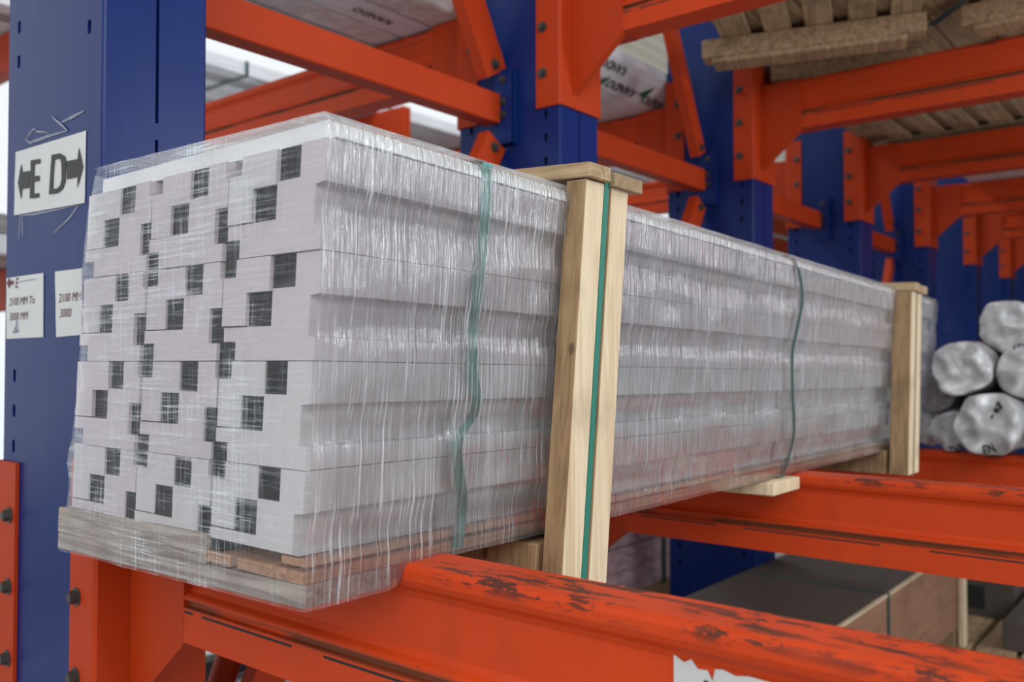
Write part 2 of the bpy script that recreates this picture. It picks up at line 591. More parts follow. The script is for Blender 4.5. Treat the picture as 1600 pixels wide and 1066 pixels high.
# ------------------------------------------------------------------ cantilever arms
ARM_Y0 = 0.200                         # haunch length from column face to beam end
HALF = [(-.040, 0), (-.047, -.003), (-.050, -.009), (-.050, -.022), (-.046, -.031), (-.037, -.040), (-.032, -.050), (-.032, -.122),
        (-.038, -.132), (-.047, -.137), (-.050, -.140), (-.050, -.146), (-.041, -.148), (-.041, -.158), (-.050, -.160), (-.050, -.224)]


def arm_meshes(length):
    """local frame: x across, y = 0 at the column face and negative outwards, z = 0 at the arm's top"""
    poly = HALF + [(-x, z) for x, z in HALF[::-1]]
    beam = MB()
    beam.prism(poly, -0.195, -length, 'y')
    beam.box(-.050, .050, -length - 0.008, -length, -.224, 0, 0, 0.002)
    slit = MB()
    for a_, b_ in ((-.205, -.232), (-.262, -.52), (-.60, -.98), (-1.1, -1.5)):
        slit.box(-.0504, -.0495, b_, a_, -.1695, -.1655)
    hau = MB()
    hau.prism([(-0.010, 0.003), (-0.196, 0.003), (-0.202, 0.0), (-0.202, -0.226), (-0.010, -0.226)], -.0505, .0505, 'x')
    hau.prism([(-0.010, -0.226), (-0.202, -0.226), (-0.196, -0.233), (-0.010, -0.392)], -.0507, -.022, 'x')
    sad = MB()
    w = CW / 2
    prof_o = [(-w - .009, 0.092), (-w - .009, 0.0), (-w - .003, -.009), (w + .003, -.009), (w + .009, 0.0), (w + .009, 0.092)]
    prof_i = [(w + .001, 0.092), (w + .001, -.001), (-w - .001, -.001), (-w - .001, 0.092)]
    sad.prism(prof_o + prof_i, 0.100, -0.438, 'z')
    return beam, hau, sad, slit


def make_arm(i, z, back=False, length=1.62, label='', group=None, meshes=None):
    t = thing('rack_arm', label, 'arm', (armx(i), CY1 if back else CY0, z), (0, 0, R(180) if back else 0), group)
    for nm, me in zip(('beam', 'haunch', 'saddle_bracket', 'slit'), meshes):
        link(nm, me, t)
    for s in (-1, 1):
        for dz in (-0.015, -0.17, -0.325):
            bolt(t, (s * (CW / 2 + 0.009), 0.064, dz), (0, 0, 0 if s < 0 else R(180)))
    return t


def mk(length):
    a, b, c, d = arm_meshes(length)
    res = []
    for nm, m, mt in (('beam', a, M['orange']), ('haunch', b, M['orange_plain']), ('saddle_bracket', c, M['orange_plain']), ('slit', d, M['dark'])):
        me = m.mesh(nm, [mt])
        bm = bmesh.new(); bm.from_mesh(me)
        bmesh.ops.recalc_face_normals(bm, faces=bm.faces[:])
        bm.to_mesh(me); bm.free()
        res.append(me)
    return res


AM = mk(1.62)
AMB = mk(1.80)
LOW = [-0.287, -0.306, -0.358, -0.36, -0.36, -0.36, -0.36]
UP = 1.286
G1, G2, G3 = 'orange arms of the middle level', 'orange arms of the upper level', 'orange arms on the far side of the columns'
lowlab = ['nearest orange cantilever arm, chipped along its top, under the near end of the bundle',
          'orange cantilever arm under the middle of the wrapped bundle, running right behind the nearest arm',
          'orange cantilever arm carrying the white rolls at right']
for i in range(3):
    make_arm(i, LOW[i], label=lowlab[i], group=G1, meshes=AM)
uplab = {1: 'orange upper arm cut by the top edge, bracket above the first wooden batten',
         2: 'large dark orange upper arm at right under the near pallet, three bolts on its bracket',
         3: 'orange upper arm right of and behind the one below the near pallet, planks above it',
         4: 'third orange upper arm at the right edge with grey wrapped load above it',
         5: 'fourth orange upper arm at the right edge, shaded, behind the third',
         6: 'fifth orange upper arm at the right edge, smallest bracket but one',
         7: 'smallest and farthest orange upper arm bracket at the right edge'}
for i in range(1, 8):
    make_arm(i, UP, label=uplab[i], group=G2, meshes=AM)
blab = {1: 'blurred orange arm running left behind the top of the bundle from the second column',
        2: 'orange back arm below the printed package, behind the third column',
        3: 'orange back arm bracket behind the fourth column'}
for i in (1, 2, 3):
    make_arm(i, UP - 0.01, True, label=blab[i], group=G3, meshes=AMB)
make_arm(0, LOW[0] - 0.03, True, label='orange back bracket with three bolts at the lower left edge of the photo', group=G3, meshes=AMB)
for i in (1, 2):
    make_arm(i, -1.42, label='orange arm of the lowest level under the %s of the plywood crate' % ('hidden left end' if i == 1 else 'right half'), group='orange arms of the lowest level', meshes=AM)

# ------------------------------------------------------------------ struts and diagonal braces between columns
STY = 1.922


def strut(i, label):
    x0, x1 = colx(i) + CW, colx(i + 1)
    t = thing('horizontal_strut', label, 'strut', (x0, STY, 0.815), group='orange struts between the columns')
    L = x1 - x0
    mb = MB()
    mb.box(0.012, L - 0.036, 0, 0.068, 0, 0.102, 0, 0.004)
    mb.build('bar', M['orange_plain'], t)
    tb = MB()
    tb.prism([(-.045, -.07), (.02, -.07), (.03, -.06), (.03, .175), (.02, .185), (-.035, .185), (-.045, .175)], L - 0.034, L - 0.026, 'x')
    tb.box(L - 0.03, L - 0.002, -.045, -.038, -.07, .185)
    tb.box(L - 0.03, L - 0.002, .02, .028, -.07, .185)
    tb.build('end_tab', M['blue'], t)
    for z in (0.03, 0.075, 0.15):
        bolt(t, (L - 0.034, -0.008, z), scale=0.8)
    tb = MB()
    tb.prism([(-.045, -.07), (.03, -.07), (.03, .185), (-.045, .185)], 0.002, 0.012, 'x')
    tb.build('end_tab', M['blue'], t)
    return t


strut_lab = ['broad orange strut crossing the top left above the bundle, ending at a blue tab',
             'orange strut behind the first wooden batten, between the second and third columns',
             'short looking orange strut just right of the third column',
             'small orange strut right of the fourth column']
for i in range(4):
    strut(i, strut_lab[i])


def brace(i, p0, p1, label, w=0.07):
    """flat-sided angle bar from p0 to p1 (x, z) in the plane of the struts"""
    a, b = Vector((p0[0], 0, p0[1])), Vector((p1[0], 0, p1[1]))
    d = (b - a)
    L = d.length
    t = thing('diagonal_brace', label, 'brace', (a.x, STY + 0.004, a.z), (0, -math.atan2(d.z, d.x), 0), 'orange diagonal braces')
    mb = MB()
    mb.prism([(0, -w / 2), (.045, -w / 2), (.045, -w / 2 + .006), (.006, -w / 2 + .006), (.006, w / 2 - .006), (.045, w / 2 - .006), (.045, w / 2), (0, w / 2)], 0, L, 'x')
    mb.build('channel_bar', M['orange_plain'], t)
    bolt(t, (0.03, 0.0, 0), (0, 0, R(90)))
    bolt(t, (L - 0.03, 0.0, 0), (0, 0, R(90)))
    return t


X1, X2, X3, X4 = colx(1), colx(2), colx(3), colx(4)
brace(0, (X1 - 0.050, 0.985), (X1 - 1.20, 3.05), 'steep orange diagonal brace left of the second column, above the blue tab', 0.112)
brace(0, (X1 - 0.050, 0.755), (X1 - 1.12, -1.1), 'orange diagonal brace going down from the blue tab, behind the bundle top', 0.100)
brace(1, (X2 - 0.060, 0.985), (X2 - 1.00, 2.85), 'long thin orange diagonal brace left of the third column', 0.075)
brace(1, (X2 - 0.070, 0.755), (X2 - 0.72, -0.3), 'short orange diagonal brace under the strut left of the third column', 0.095)
brace(3, (X4 - 0.06, 0.985), (X4 - 0.82, 2.4), 'narrow orange diagonal brace between the fourth and fifth columns, upper', 0.080)
brace(3, (X4 - 0.06, 0.755), (X4 - 0.56, -0.2), 'narrow orange diagonal brace between the fourth and fifth columns, lower', 0.075)
t = thing('round_brace', 'round orange tube at the bottom left under the nearest arm', 'brace', (1.30, 2.05, -1.3))
MB().tube([(0, 0, -.2), (-.01, 0, .2), (0.02, 0, .45), (.09, 0, .62), (.2, 0, .72)], 0.035, 14).build('tube', M['orange_plain'], t)

# ------------------------------------------------------------------ the wrapped bundle
BX0, BX1 = 0.725, 3.85


def Mb(x, y, z):
    """bundle frame: x along, y back from the side face, z as measured at the near end; slight lean, yaw and droop"""
    s = x - BX0
    zz = z - s * 0.0075 - max(0.0, z + 0.285) / 0.6 * s * 0.0125
    return (x, 0.894 + (0.29 - z) * 0.066 + s * 0.012 + y, zz)


B = thing('wrapped_profile_bundle', 'long stack of white door profiles wrapped in clear film with wooden battens', 'bundle', (0, 0, 0))
WU, WH, ZT = 0.2145, 0.1435, 0.290
polyA = [(0, .077), (0, .1185), (.0075, .1185), (.0075, .1435), (.051, .1435), (.051, .099), (.1015, .099), (.1015, .047), (.2125, .047), (.2125, .027),
         (.183, .027), (.183, 0), (.0075, 0), (.0075, .025), (.030, .025), (.030, .077)]
polyA0 = [(0, .088), (0, .1185), (0.0, .1435), (.051, .1435), (.051, .099), (.1015, .099), (.1015, .047), (.2125, .047), (.2125, .027),
          (.183, .027), (.183, 0), (.005, 0), (.005, .030), (.019, .032), (.019, .086)]
polyB = [(.1025, .1435), (.1025, .0945), (.1545, .0945), (.1545, .049), (.2130, .049), (.2130, .1185), (.183, .1185), (.183, .1435)]
polyA2 = [p if p[0] < .2 else (.214, p[1]) for p in polyA]
polyB2 = [(.1025, .1435), (.1025, .0945), (.1545, .0945), (.1545, .049), (.2140, .049), (.2140, .1435)]
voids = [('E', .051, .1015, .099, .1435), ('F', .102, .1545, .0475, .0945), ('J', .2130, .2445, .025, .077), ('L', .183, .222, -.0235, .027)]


def shrink(poly, e=0.0006):
    c = (sum(p[0] for p in poly) / len(poly), sum(p[1] for p in poly) / len(poly))
    return [(p[0] + (e if p[0] < c[0] else -e), p[1] + (e if p[1] < c[1] else -e)) for p in poly]


SEGX = [0, 0.5, 1.0, 1.5, 2.0, 2.5, 3.0]


def bar(poly, x0, x1):
    """prism with stations along x so that it follows the bundle's droop"""
    mb = MB()
    n = len(poly)
    xs = [x0 + (x1 - x0) * k / 6 for k in range(7)]
    v = [Mb(x, p[0], p[1]) for x in xs for p in poly]
    f = [list(range(n))[::-1], list(range(6 * n, 7 * n))]
    f += [(k * n + i, k * n + (i + 1) % n, (k + 1) * n + (i + 1) % n, (k + 1) * n + i) for k in range(6) for i in range(n)]
    return mb.add(v, f)


for r in range(4):
    zb = ZT - WH * (r + 1)
    for c in range(3):
        u0 = c * WU + r * 0.005
        for nm, poly in (('A', polyA0 if c == 0 else (polyA2 if c == 2 else polyA)), ('B', polyB2 if c == 2 else polyB)):
            x0 = BX0 + random.uniform(0, 0.006)
            if r == 3:
                poly = [(p[0], max(p[1], 0.031)) for p in poly]
            pl = [(u0 + p[0], zb + p[1]) for p in shrink(poly)]
            pink = (r < 3 and c > 0 and random.random() < 0.75) or random.random() < 0.2
            o = bar(pl, x0, BX1 - random.uniform(0, 0.03)).build('profile', M['pink_panel'] if pink else M['white_panel'], B)
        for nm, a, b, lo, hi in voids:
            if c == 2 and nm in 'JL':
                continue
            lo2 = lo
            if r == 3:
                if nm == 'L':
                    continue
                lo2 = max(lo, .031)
            o = bar([(u0 + a, zb + lo2), (u0 + b, zb + lo2), (u0 + b, zb + hi), (u0 + a, zb + hi)], BX0 + 0.007, BX1 - 0.05).build('void_shade', M['black'], B)  # black bar standing in for the shade in an empty gap
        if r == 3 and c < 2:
            bar([(u0 + .183, zb + .0), (u0 + .222, zb + .0), (u0 + .222, zb + .027), (u0 + .183, zb + .027)], BX0 + 0.007, BX1 - .05).build('void_shade', M['black'], B)  # same painted shade in the bottom row's gaps
BW = 3 * WU + 0.02
# top board, chamfered so that its edge looks up
bar([(-.003, .2915), (0.006, .3115), (.016, .3165), (.615, .3165), (.615, .2915)], BX0 + 0.014, BX1 - .02).build('top_board', M['lid'], B)
# timber base: thin packing strip, main planks, short kerb board at the near end
zb = ZT - WH * 4 + 0.030
bar([(.004, zb - .011), (.055, zb - .011), (.055, zb - .001), (.004, zb - .001)], BX0 + .003, BX1 - .1).build('packing_strip', M['plank'], B)
for u in (0.0, 0.165, 0.335, 0.50):
    bar([(u + .001, -.2865), (u + .15, -.2865), (u + .15, zb - .0165), (u + .001, zb - .0165)], BX0, BX1 - .05).build('base_plank', M['plank'], B)
bar([(.07, zb - .016), (BW, zb - .016), (BW, zb - .001), (.07, zb - .001)], BX0 + 0.05, BX1 - .1).build('base_sheet', M['batten_old'], B)
mb = MB().box(BX0 - .002, 0.878, -0.002, BW + .03, -.317, -.2875, 0, 0.002)
mb.xf(lambda x, y, z: Mb(x, y, z - y * 0.018))
mb.build('kerb_board', M['plank_grey'], B)
mb = MB().box(BX0 - .003, BX0 + 0.016, 0.225, BW + .03, -.2875, -.243, 0, 0.002)
mb.xf(lambda x, y, z: Mb(x, y, z - y * 0.018))
mb.build('end_board', M['plank_grey'], B)

# --- straps under the film
def ribbon(path, w, off, mat, name, ax=0):
    """flat band along (x, y, z) points, w wide along x"""
    mb = MB()
    rows = [[Mb(x - w / 2, y, z), Mb(x + w / 2, y, z)] for x, y, z in path]
    mb.grid(rows, 0, True)
    rows = [[Mb(x - w / 2, y + off[0], z + off[1]), Mb(x + w / 2, y + off[0], z + off[1])] for x, y, z in path]
    mb.grid(rows, 0, True)
    return mb.build(name, mat, B, fixn=False)


def smooth_path(pts, n=8):
    out = []
    P = [Vector(p) for p in pts]
    for i in range(len(P) - 1):
        a, b, c, d = P[max(i - 1, 0)], P[i], P[i + 1], P[min(i + 2, len(P) - 1)]
        for k in range(n):
            t = k / n
            out.append(0.5 * ((2 * b) + (c - a) * t + (2 * a - 5 * b + 4 * c - d) * t * t + (3 * b - a - 3 * c + d) * t ** 3))
    out.append(P[-1])
    return out


s1 = smooth_path([(1.035, .30, .3185), (1.035, .05, .3185), (1.040, .001, .3165), (1.040, -.00252, .300), (1.040, -.0025, .2), (1.028, -.0025, .08), (1.030, -.0025, .0), (1.042, -.0025, -.065), (1.005, -.0025, -.115), (1.008, -.0025, -.16), (1.022, -.0025, -.21), (1.016, -.0025, -.284)])
ribbon([p for p in s1], 0.024, (0, 0.0008), M['strap_film'], 'strap')
s2 = smooth_path([(2.31, .20, .3185), (2.30, .03, .3185), (2.32, -.0065, .300), (2.37, -.012, .215), (2.35, -.011, .12), (2.325, -.011, .05), (2.345, -.010, -.06), (2.37, -.011, -.17), (2.34, -.010, -.25), (2.31, -.009, -.288), (2.29, -.006, -.325)])
ribbon([p for p in s2], 0.020, (0, 0.0008), M['strap_dark'], 'strap')

# --- stretch film: side, near end, top, far end as one skin
def nz(x, y, z):
    return noise.noise(Vector((x, y, z)))


LEFT = [(.335, .615), (.30, .628), (.262, .640), (.185, .648), (.12, .666), (.052, .634), (.008, .648), (-.03, .640), (-.08, .655), (-.125, .658), (-.171, .678), (-.21, .664), (-.26, .672), (-.29, .690), (-.319, .700), (-.335, .698)]


def left(z):
    for (a, ya), (b, yb) in zip(LEFT, LEFT[1:]):
        if b <= z <= a:
            t = (a - z) / (a - b)
            t = t * t * (3 - 2 * t)
            return ya + (yb - ya) * t - 0.02
    return LEFT[0][1] if z > 0 else LEFT[-1][1]


film = MB()
NX, NZ = 150, 70
rows = []
for j in range(NZ + 1):
    rw = []
    for i in range(NX + 1):
        x = BX0 - 0.006 + (BX1 + 0.03 - BX0) * (i / NX) ** 1.25
        zl = -.3185
        sm = min(1, max(0, (x - 0.878) / 0.02))
        zl = -.3190 + sm * 0.028
        tt = j / NZ
        z = zl + (0.3195 - zl) * tt
        dep = -0.009 - 0.004 * nz(x * 9, z * 14, 1.3) - 0.002 * nz(x * 40, z * 6, 4)
        # film sinks a little into the recesses and rounds over the top
        w = ((ZT - z) % WH) / WH
        if z < ZT:
            dep += 0.004 * max(0, math.sin(math.pi * min(1, max(0, (w - .4) / .45))))
        if z > .300:
            dep = max(dep, -0.009) + (z - .300) ** 2 / .0195 ** 2 * 0.013
        rw.append(Mb(x, min(dep, 0.012), z))
    rows.append(rw)
film.grid(rows, 0)
rows = []
NY = 70
for j in range(NZ + 1):
    rw = []
    for i in range(NY + 1):
        tt = j / NZ
        z0 = -.322
        y01 = i / NY
        zl, zt = -.3190 - 0.0115 * y01, .3195 + 0.012 * y01
        z = zl + (zt - zl) * tt
        y = -0.008 + (left(z) + 0.012) * y01
        bulge = 0.004 + 0.003 * nz(y * 8, z * 9, 7) + 0.0012 * nz(y * 20, z * 60, 2)
        edge = min(1, min(y01, 1 - y01) / 0.03)
        x = BX0 - 0.003 - bulge * (0.3 + 0.7 * edge)
        rw.append(Mb(x, y, z))
    rows.append(rw)
film.grid(rows, 1, flip=True)
rows = []
for i in range(NX + 1):
    x = BX0 - 0.006 + (BX1 + 0.03 - BX0) * (i / NX) ** 1.25
    rows.append([Mb(x, -0.002 + (0.620) * k / 24, .3195 + 0.012 * (k / 24) + 0.0015 * nz(x * 8, k * .8, 9)) for k in range(25)])
film.grid(rows, 2, flip=True)
rows = []
for j in range(31):
    z = -.30 + .62 * j / 30
    rows.append([Mb(BX0 - .003 + (BX1 + .03 - BX0) * k / 30, left(z) + 0.012 + 0.006 * nz(k * .8, z * 12, 3) + (0.02 * min(1, k / 4) if k else 0) - 0.0, z) for k in range(31)])
film.grid(rows, 2, flip=True)
rows = []
for j in range(31):
    z = -.30 + .62 * j / 30
    rr = 1 - 0.5 * max(0, (z - .25) / .07) ** 2
    rows.append([Mb(BX1 + 0.02 + 0.012 * nz(k, z * 9, 3) - (0.03 if k in (0, 16) else 0), -0.005 + (BW + .01) * k / 16, z) for k in range(17)])
film.grid(rows, 2)
film.build('stretch_film', [M['film_side'], M['film_end'], M['film_top']], B, fixn=False)

# --- batten frames: bearer under, two uprights with a strap between, caps on top
def lean_box(x0, x1, y0, y1, z0, z1, lean, zref, b=0.0015):
    mb = MB().box(x0, x1, y0, y1, z0, z1, 0, b)
    return mb.xf(lambda x, y, z: (x + (z - zref) * lean, y, z))


def frame(xt, yf, yb, zt, zb, lean, w, gap, sw, strap_m, cap_z, tilt):
    f1 = [M['batten'], M['batten_old']]

    def upright(xa):
        mb = lean_box(xa, xa + w, yf, yb, zb, zt, lean, zt)
        # the faces towards the near end get the browner wood material
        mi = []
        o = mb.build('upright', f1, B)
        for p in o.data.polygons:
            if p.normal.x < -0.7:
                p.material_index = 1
        return o
    upright(xt)
    upright(xt + w + gap)
    mb = lean_box(xt + w + gap * .5 - sw / 2, xt + w + gap * .5 + sw / 2, yf + .002, yf + .0035, zb - .01, cap_z, lean, zt, 0)
    mb.build('strap', strap_m, B)
    for k, (a, b, dz, ye) in enumerate(((xt - .006, xt + w + .003, 0.0, yf - .012), (xt + w + gap - .002, xt + 2 * w + gap + .034, -.005, yf - .010))):
        mb = MB().box(a, b, ye, ye + 0.62, zt + .0015 + dz, cap_z + dz, 0, 0.0015)
        mb.xf(lambda x, y, z: (x, y, z + (y - ye) * tilt))
        mb.build('cap_board', M['cap'], B)
    mb = lean_box(xt - .002, xt + 2 * w + gap, yb + .012, yb + 0.66, -.385, -.305, lean, zt)
    mb.build('bearer', M['batten_old'], B)


frame(1.262, .860, .9015, .318, -.392, 0.110, 0.058, 0.022, 0.015, M['strap'], .345, .055)
frame(3.285, .868, .930, .252, -.385, 0.110, 0.058, 0.016, 0.010, M['strap_dark'], .282, .03)
MB().box(2.185, 2.362, .915, 1.56, -.340, -.3075, 0, .002).build('bearer', M['batten'], B)

# ------------------------------------------------------------------ paper signs on the first column (rectified onto its left face)
SX = CX0 - 0.0008


def flat(name, polys, mat, parent, x):
    mb = MB()
    for p in polys:
        mb.prism(p, x, x - 0.0006, 'x')
    return mb.build(name, mat, parent)


def paper_mesh(name, quad, parent, mat, wob=0.0015):
    a, b, c, d = [Vector(q) for q in quad]     # top far, top near, bottom near, bottom far
    mb = MB()
    rows, back = [], []
    for j in range(9):
        v = j / 8
        rows.append([])
        back.append([])
        for i in range(11):
            u = i / 10
            p = (a * (1 - u) + b * u) * (1 - v) + (d * (1 - u) + c * u) * v
            k = SX - 0.0008 - wob * max(0, nz(u * 3, v * 3, a.x * 7))
            rows[-1].append((k, p.x, p.y))
            back[-1].append((SX, p.x, p.y))
    mb.grid(rows, 0)
    mb.grid(back, 0)
    return mb.build(name, mat, parent, fixn=False)


def stroke(pts, w):
    """polyline in (y, z) turned into thin quads"""
    out = []
    for (a, b) in zip(pts, pts[1:]):
        d = Vector((b[0] - a[0], b[1] - a[1]))
        if d.length < 1e-6:
            continue
        n = Vector((-d.y, d.x)).normalized() * w / 2
        e = d.normalized() * w / 3
        out.append([(a[0] - e.x + n.x, a[1] - e.y + n.y), (a[0] - e.x - n.x, a[1] - e.y - n.y), (b[0] + e.x - n.x, b[1] + e.y - n.y), (b[0] + e.x + n.x, b[1] + e.y + n.y)])
    return out


S1 = thing('paper_sign', 'larger white paper sign lettered E D between two arrows on the blue column', 'sign', (0, 0, 0))
paper_mesh('paper', [(2.0938, .4687), (1.7636, .4622), (1.7655, .318), (2.0961, .3282)], S1, M['paper'])
XI = SX - 0.0026
flat('letter', [[(2.01, .4383), (1.9634, .4344), (1.9631, .4253), (1.9921, .4271), (1.9932, .401), (1.9674, .3993), (1.9671, .3882), (1.9942, .3897), (1.9946, .3632), (1.9676, .3619), (1.9686, .353), (2.0127, .3559)]], M['ink'], S1, XI)
dob = [(1.9103, .435), (1.8709, .4325), (1.8499, .4233), (1.8437, .4116), (1.8456, .3711), (1.857, .3575), (1.8807, .3514), (1.9203, .3537)]
dib = [(1.896, .4232), (1.8767, .4231), (1.8685, .4190), (1.8645, .4100), (1.8623, .3787), (1.8691, .3659), (1.8839, .3609), (1.9022, .3631)]
flat('letter', [[dob[k], dob[(k + 1) % 8], dib[(k + 1) % 8], dib[k]] for k in range(8)], M['ink'], S1, XI)
flat('arrow', [[(2.0743, .3977), (2.0579, .4379), (2.0532, .4183), (2.0159, .4161), (2.0174, .3795), (2.0534, .3819), (2.0568, .359)]], M['ink'], S1, XI)
flat('arrow', [[(1.7707, .3905), (1.7885, .4316), (1.7936, .4092), (1.8408, .4117), (1.8387, .375), (1.7927, .3735), (1.7932, .3515)]], M['ink'], S1, XI)
for pts, w in (([(2.037, .486), (2.030, .496), (2.001, .506), (1.985, .497), (1.95, .490), (1.927, .484)], .004), ([(2.045, .490), (2.02, .478), (1.98, .478), (1.92, .478), (1.842, .475)], .006),
               ([(1.916, .517), (1.87, .492), (1.842, .475)], .007), ([(1.87, .497), (1.82, .500), (1.774, .503)], .006), ([(2.07, .325), (2.0, .320), (1.90, .318), (1.80, .316)], .004),
               ([(2.065, .322), (2.072, .27)], .005), ([(2.055, .322), (2.052, .275)], .003), ([(1.79, .317), (1.83, .294), (1.90, .270)], .004)):
    mb = MB()
    n = len(pts) * 5 - 5
    P = [Vector((0,) + p) for p in pts]
    C = []
    for a_, b_ in zip(P, P[1:]):
        C += [a_.lerp(b_, k / 5) for k in range(5)]
    C.append(P[-1])
    rows = []
    for k, p in enumerate(C):
        ww = w * (.35 + .65 * math.sin(math.pi * (k + .5) / len(C))) * (1 + .5 * nz(p.y * 60, p.z * 60, 1))
        rows.append([(SX - .0006, p.y, p.z - ww / 2 - .001 * nz(k, w * 99, 2)), (SX - .0016, p.y + ww * .2, p.z + ww / 2)])
    mb.grid(rows)
    mb.build('torn_tape', M['tape'], S1, fixn=False)

def text_polys(s, size, y, z, bold=0.0, slant=0.0, tilt=0.0, xs=1.0):
    """filled text as triangles in a plane; returns (verts2d, faces)"""
    cu = bpy.data.curves.new('lettering', 'FONT')
    cu.body = s
    cu.size = size
    cu.offset = bold
    cu.shear = slant
    cu.resolution_u = 2
    o = bpy.data.objects.new('lettering', cu)
    COL.objects.link(o)
    dg = bpy.context.evaluated_depsgraph_get()
    me = o.evaluated_get(dg).to_mesh()
    v = [(p.co.x * xs, p.co.y) for p in me.vertices]
    f = [list(p.vertices) for p in me.polygons]
    o.evaluated_get(dg).to_mesh_clear()
    bpy.data.objects.remove(o)
    bpy.data.curves.remove(cu)
    return v, f


def text_on(name, s, size, fn, mat, parent, **kw):
    v, f = text_polys(s, size, 0, 0, **kw)
    mb = MB().add([fn(a, b) for a, b in v], f)
    return mb.build(name, mat, parent, fixn=False)


S2 = thing('paper_sign', 'small white notice with red arrow, E, 2100 MM To, 3000 MM on the blue column', 'sign', (0, 0, 0))
paper_mesh('paper', [(2.1329, .1907), (1.9466, .1901), (1.9433, .0546), (2.1282, .054)], S2, M['paper'])
flat('arrow', [[(2.1247, .1789), (2.112, .191), (2.111, .1825), (2.0924, .1825), (2.0924, .1745), (2.111, .1745), (2.112, .166)]], M['ink_red'], S2, XI)
for s, y, z, sz in (('E', 2.0835, .1655, .032), ('2100 MM To', 2.113, .1275, .0245), ('3000 MM', 2.1115, .0945, .0245)):
    text_on('lettering', s, sz, lambda a, b, y=y, z=z: (XI, y - a, z + b), M['ink_red'], S2, slant=0.2, bold=0.0)
flat('pen_line', stroke([(2.0625, .1785), (1.9781, .1798)], .0015), M['ink_blue'], S2, XI)
flat('pen_sketch', stroke([(2.082, .069), (2.071, .092), (2.066, .069), (2.079, .077), (2.088, .068), (2.062, .071)], .003), M['ink_blue'], S2, XI)
S3 = thing('paper_sign', 'small white notice half hidden by the wrapped bundle, reading 2100 and 3000', 'sign', (0, 0, 0))
paper_mesh('paper', [(1.8918, .1896), (1.7731, .1883), (1.7697, .056), (1.8831, .0535)], S3, M['paper'])
for s, y, z, sz in (('2100 MM', 1.871, .1245, .0255), ('3000', 1.8665, .0935, .0255)):
    text_on('lettering', s, sz, lambda a, b, y=y, z=z: (XI, y - a, z + b), M['ink_red'], S3, slant=0.2, bold=0.0)

# ------------------------------------------------------------------ torn label on the nearest arm
LB = thing('torn_label', 'torn dirty white label stuck to the nearest orange arm at the bottom right', 'label', (0, 0, 0))
lx = armx(0) - 0.0335
def lab_z(y): return -0.326
edge = [(.500, -.332), (.487, -.338), (.478, -.333), (.470, -.342), (.458, -.341), (.452, -.352), (.449, -.338), (.440, -.336), (.425, -.340), (.41, -.337), (.385, -.338), (.36, -.345), (.33, -.347), (.30, -.355), (.27, -.362)]
mb = MB()
mb.prism(edge + [(.27, -.405), (.500, -.405)], lx, lx - 0.0008, 'x')
mb.build('sheet', M['label_paper'], LB)
flat('lettering', [[(.462, -.352), (.456, -.353), (.456, -.400), (.462, -.400)], [(.452, -.358), (.446, -.354), (.443, -.360), (.447, -.366), (.447, -.40), (.452, -.40)], [(.432, -.362), (.424, -.360), (.418, -.364), (.418, -.372), (.432, -.370)]], M['ink'], LB, lx - 0.001)

# ------------------------------------------------------------------ white rolls at right
def roll(y, z, r, x0, x1, seed, label, marks=()):
    t = thing('wrapped_roll', label, 'roll', (x0, y, z), group='white plastic wrapped rolls')
    mb = MB()
    NS, NA = 30, 36

    def surf(s, a):
        """s 0..1 from the end's centre outwards then along the roll"""
        if s < 0.35:
            q = s / 0.35
            rad = r * math.sin(q * math.pi / 2) ** 0.9
            dx = -0.30 * r * (math.cos(q * math.pi / 2) ** 0.6)
            am = 0.15
        else:
            q = (s - .35) / .65
            rad = r
            dx = q ** 1.5 * (x1 - x0)
            am = 0.09
        k = 1 + am * (nz(math.cos(a) * 1.3 + seed, math.sin(a) * 1.3, dx * 2.2) + 0.30 * nz(math.cos(a) * 3 + seed, math.sin(a) * 3, dx * 6))
        k2 = 0.48 * r * nz(math.cos(a) * rad / r * 2.2 + seed, math.sin(a) * rad / r * 2.2, 5.5) if s < .5 else 0
        return (dx + k2, rad * k * math.cos(a), rad * k * math.sin(a))
    rows = [[surf(i / NS, 2 * math.pi * k / NA) for k in range(NA + 1)] for i in range(NS + 1)]
    mb.grid(rows, 0)
    mb.build('plastic_cover', M['roll'], t)
    for s, sz, a0, s0, ang in marks:
        # printing bent onto the cover: text runs around angle a0, from station s0
        ca, sa = math.cos(ang), math.sin(ang)

        def fn(u, v):
            uu, vv = u * ca - v * sa, u * sa + v * ca
            p = surf(max(0.04, s0 - vv / (r * 2.2)), a0 - uu / r)
            q = Vector((0, p[1], p[2])).normalized() * 0.003
            return (p[0] - 0.004, p[1] + q.y, p[2] + q.z)
        text_on('printing', s, sz, fn, M['ink'], t, bold=sz * 0.03)
    return t


RT = LOW[2]
PI = math.pi
roll(.895, RT + .084, .078, 3.93, 5.6, 1.0, 'small white wrapped roll lying against the far end of the bundle', [('THIOU', .03, PI * 1.5, .30, 0)])
roll(.722, RT + .125, .118, 3.74, 5.7, 3.0, 'large crumpled white roll with black lettering in the bottom layer', [('BOXO', .052, PI * .62, .20, PI * .45), ('EN', .042, PI * 1.55, .27, .2)])
roll(.487, RT + .116, .110, 3.84, 5.7, 8.0, 'white wrapped roll at the lower right edge of the photo')
roll(.826, RT + .338, .108, 3.80, 5.6, 5.0, 'white roll with three dimples in its end, in the second layer beside the bundle', [])
roll(.596, RT + .330, .116, 3.86, 5.6, 9.0, 'white roll with slanted black lettering at the right edge, above the bottom layer', [('THIOU', .034, PI * .62, .30, 0), ('NXO', .055, PI * 1.45, .22, .7)])
roll(.700, RT + .508, .105, 4.00, 5.6, 11.0, 'topmost wide white roll in the pile at right')
roll(.975, RT + .235, .080, 4.05, 5.6, 12.0, 'shiny white roll squeezed between bundle end and dimpled roll')
